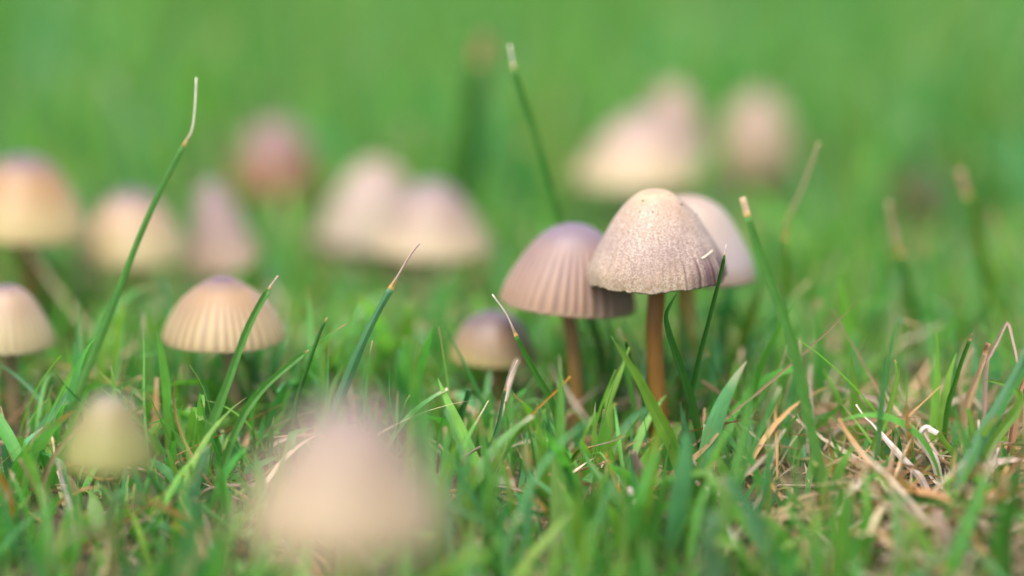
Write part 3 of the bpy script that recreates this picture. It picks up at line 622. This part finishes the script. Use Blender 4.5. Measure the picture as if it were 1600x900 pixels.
H('bluish green blade crossing the thin drooping one behind the olive yellow cap', [(130, 585), (95, 630), (60, 680), (25, 730)], 16, 'blue', 0.0, dtip=0.50, droot=0.4855)
H('thin bluish green blade drooping across the pale stem of the streaked bell cap', [(-5, 565), (30, 590), (65, 625), (100, 668), (120, 720)], 12, 'blue', 0.0, dtip=0.50)

S_ = dict(name='dry_stalk', fold=0.7)
H('sharp whitish straw with hair-fine point lying above the straw tuft', [(1337, 632), (1351, 650), (1364, 662), (1385, 688), (1412, 718), (1440, 750), (1458, 780)], 13, 'white', 0.26, 'white', dtip=0.487, cut=0.1, sharp=1.5, rootcol='pink', **S_)
H('thick brown straw stalk broken at a dark node', [(1546, 536), (1538, 560), (1525, 592), (1510, 640), (1498, 715)], 14, 'tan', 0.08, 'brown', cut=1.2, dtip=0.489, rootcol='straw', **S_)
H('thin broken straw bent sharply over at its top', [(1590, 570), (1584, 540), (1576, 505), (1570, 510), (1560, 530), (1548, 552), (1540, 580), (1536, 715)], 8, 'pink', 0.0, cut=0.9, dtip=0.489, rootcol='straw', **S_)
H('pale straw leaning beside the thick broken stalk', [(1522, 545), (1508, 570), (1498, 595), (1502, 630), (1508, 690)], 8, 'straw', 0.0, dtip=0.502, cut=0.6, **S_)
H('tan straw arching over in a hoop beside the diagonal green blade', [(1330, 771), (1295, 771), (1262, 775), (1238, 788), (1222, 812), (1213, 850)], 8, 'tan', 0.0, dtip=0.472, cut=0.8, **S_)
H('rusty thin stalk running up under the white straw', [(1440, 718), (1415, 738), (1395, 760), (1370, 775), (1340, 790)], 7, 'brown', 0.0, dtip=0.472, cut=0.7, **S_)
H('long pale straw arching across the straw tuft', [(1480, 812), (1440, 820), (1400, 830), (1360, 850), (1325, 880)], 12, 'straw', 0.0, dtip=0.448, cut=0.7, **S_)
H('twisted curly thin straw under the long pale arching straw', [(1388, 845), (1398, 862), (1405, 875), (1402, 890), (1412, 915)], 6, 'white', 0.0, dtip=0.446, cut=0.9, **S_)
H('soft whitish straw standing up out of the straw tuft', [(1466, 800), (1478, 830), (1488, 870), (1498, 920)], 22, 'pink', 0.0, dtip=0.438, cut=0.9, **S_)
H('broad striped dead blade folded down at the side of the straw tuft', [(1488, 795), (1500, 815), (1515, 838), (1522, 870)], 24, 'straw', 0.0, dtip=0.452, cut=0.9, **S_)
H('rust brown stalk standing behind the hooked leaf', [(1600, 590), (1588, 630), (1580, 690), (1575, 740)], 14, 'brown', 0.0, dtip=0.49, cut=1.0, **S_)
H('pale split stub of cut grass beside the orange-tipped blade', [(984, 762), (990, 782), (995, 806), (1002, 860)], 11, 'white', 0.0, dtip=0.463, cut=1.2, rootcol='orange', **S_)
H('pinkish straw sloping past the large fawn cap on its green side', [(752, 698), (735, 708), (715, 722), (690, 745)], 8, 'pink', 0.0, dtip=0.482, cut=0.9, **S_)
H('short upright pink straw at the shoulder of the large fawn cap', [(685, 705), (683, 725), (680, 755)], 7, 'pink', 0.0, dtip=0.475, cut=1.0, **S_)
H('tan bent straw hugging the side of the olive yellow cap', [(130, 655), (110, 678), (92, 702), (72, 738), (66, 770), (74, 800)], 10, 'straw', 0.0, dtip=0.456, cut=0.4, sharp=1.5, **S_)
H('whitish straw standing below the olive yellow cap', [(88, 720), (96, 750), (106, 785), (120, 840)], 8, 'white', 0.0, dtip=0.462, cut=0.8, **S_)
H('tan straw leaning away from the bent straw by the olive yellow cap', [(30, 718), (45, 745), (60, 775), (78, 830)], 9, 'tan', 0.0, dtip=0.462, cut=0.8, **S_)
H('pinkish arching straw behind the large fawn cap', [(412, 760), (385, 758), (350, 760), (320, 768), (300, 785)], 6, 'pink', 0.0, dtip=0.47, cut=0.8, **S_)
H('thin lilac straw standing alone near the gold-tipped leaning blade', [(1203, 733), (1195, 755), (1186, 775), (1178, 800)], 7, 'white', 0.0, dtip=0.468, cut=1.0, **S_)
H('pale crossing straw low in front of the bluish broad blade', [(1130, 795), (1140, 825), (1155, 860), (1175, 910)], 7, 'white', 0.0, dtip=0.452, cut=0.8, **S_)
H('white dead leaf folded over at its top beside the straw tuft', [(1464, 677), (1455, 672), (1449, 668), (1442, 674), (1440, 686), (1450, 704), (1463, 724), (1474, 758)], 15, 'white', 0.0, dtip=0.484, cut=1.0, name='dead_leaf', fold=0.5)
H('brown-pink curled dead leaf standing beside the pale split stub', [(990, 705), (1000, 725), (1010, 755), (1015, 800)], 26, 'pink', 0.0, dtip=0.467, cut=0.7, name='dead_leaf', fold=0.7, rootcol='orange')
H('brown curled dead leaf low between pale blunt blade and rusty stem foot', [(1068, 752), (1050, 762), (1038, 780), (1030, 815)], 20, 'brown', 0.0, dtip=0.462, cut=0.8, name='dead_leaf', fold=0.8)
H('orange curled dead leaf below the cream streaked bell cap', [(-5, 735), (10, 765), (15, 800), (5, 850)], 22, 'orange', 0.0, dtip=0.455, cut=0.8, name='dead_leaf', fold=0.5)

# a plant fibre and dirt specks caught on the dry cap
o1, apex, Rm, R, Hc, P, cap1 = m1
def on_cap(px, py, lift=0.0):
    """the point of the cap's outer face seen at (px, py)"""
    best = None
    for a_ in np.linspace(-math.pi, 0, 140):
        for k in range(2, len(P)):
            v = Rm @ np.array((R * P[k, 0] * math.cos(a_), R * P[k, 0] * math.sin(a_), -Hc * P[k, 1])) + apex
            x, y, d = to_px(v); e = (x - px) ** 2 + (y - py) ** 2
            if best is None or e < best[0]: best = (e, v, np.array((math.cos(a_), math.sin(a_), 0.5)))
    return best[1] + best[2] / np.linalg.norm(best[2]) * lift
fb = catmull([on_cap(1096, 404, 0.0001), on_cap(1103, 399, 0.0003), on_cap(1111, 391, 0.0002)], 9)
f0 = fb[0].copy()
fo = strip('plant_fibre', fb - f0, np.full(9, 0.00017), 0.5, np.array((0, -1, 0.3)), np.tile((0.85, 0.78, 0.66), (9, 1)), M_STRAW)
fo.location = f0; tag(fo, 'tiny white plant fibre stuck on the frosted beige cap', 'fibre')
M_SPECK = plain('dirt', (0.05, 0.03, 0.02), 0.8)
base1 = np.array(o1.location)
for (x, y, s_) in ((1005, 314, .00018), (1065, 321, .0002), (1000, 332, .00014), (1020, 333, .00013), (1028, 335, .0001), (1088, 334, .00015), (1047, 306, .0001)):
    p0 = on_cap(x, y, 0.00005) - base1
    V = np.array([(-1, -1, -.7), (1, -.8, -.6), (1.2, 1, -.7), (-.9, .8, -.6), (-.6, -.5, .8), (.5, -.6, .7), (.6, .5, .9), (-.5, .6, .6)]) * s_ * NR.uniform(0.7, 1.2, (8, 1))
    mesh_np('speck', V + p0, np.array([(0, 3, 2, 1), (4, 5, 6, 7), (0, 1, 5, 4), (1, 2, 6, 5), (2, 3, 7, 6), (3, 0, 4, 7)]), M_SPECK, cap1)
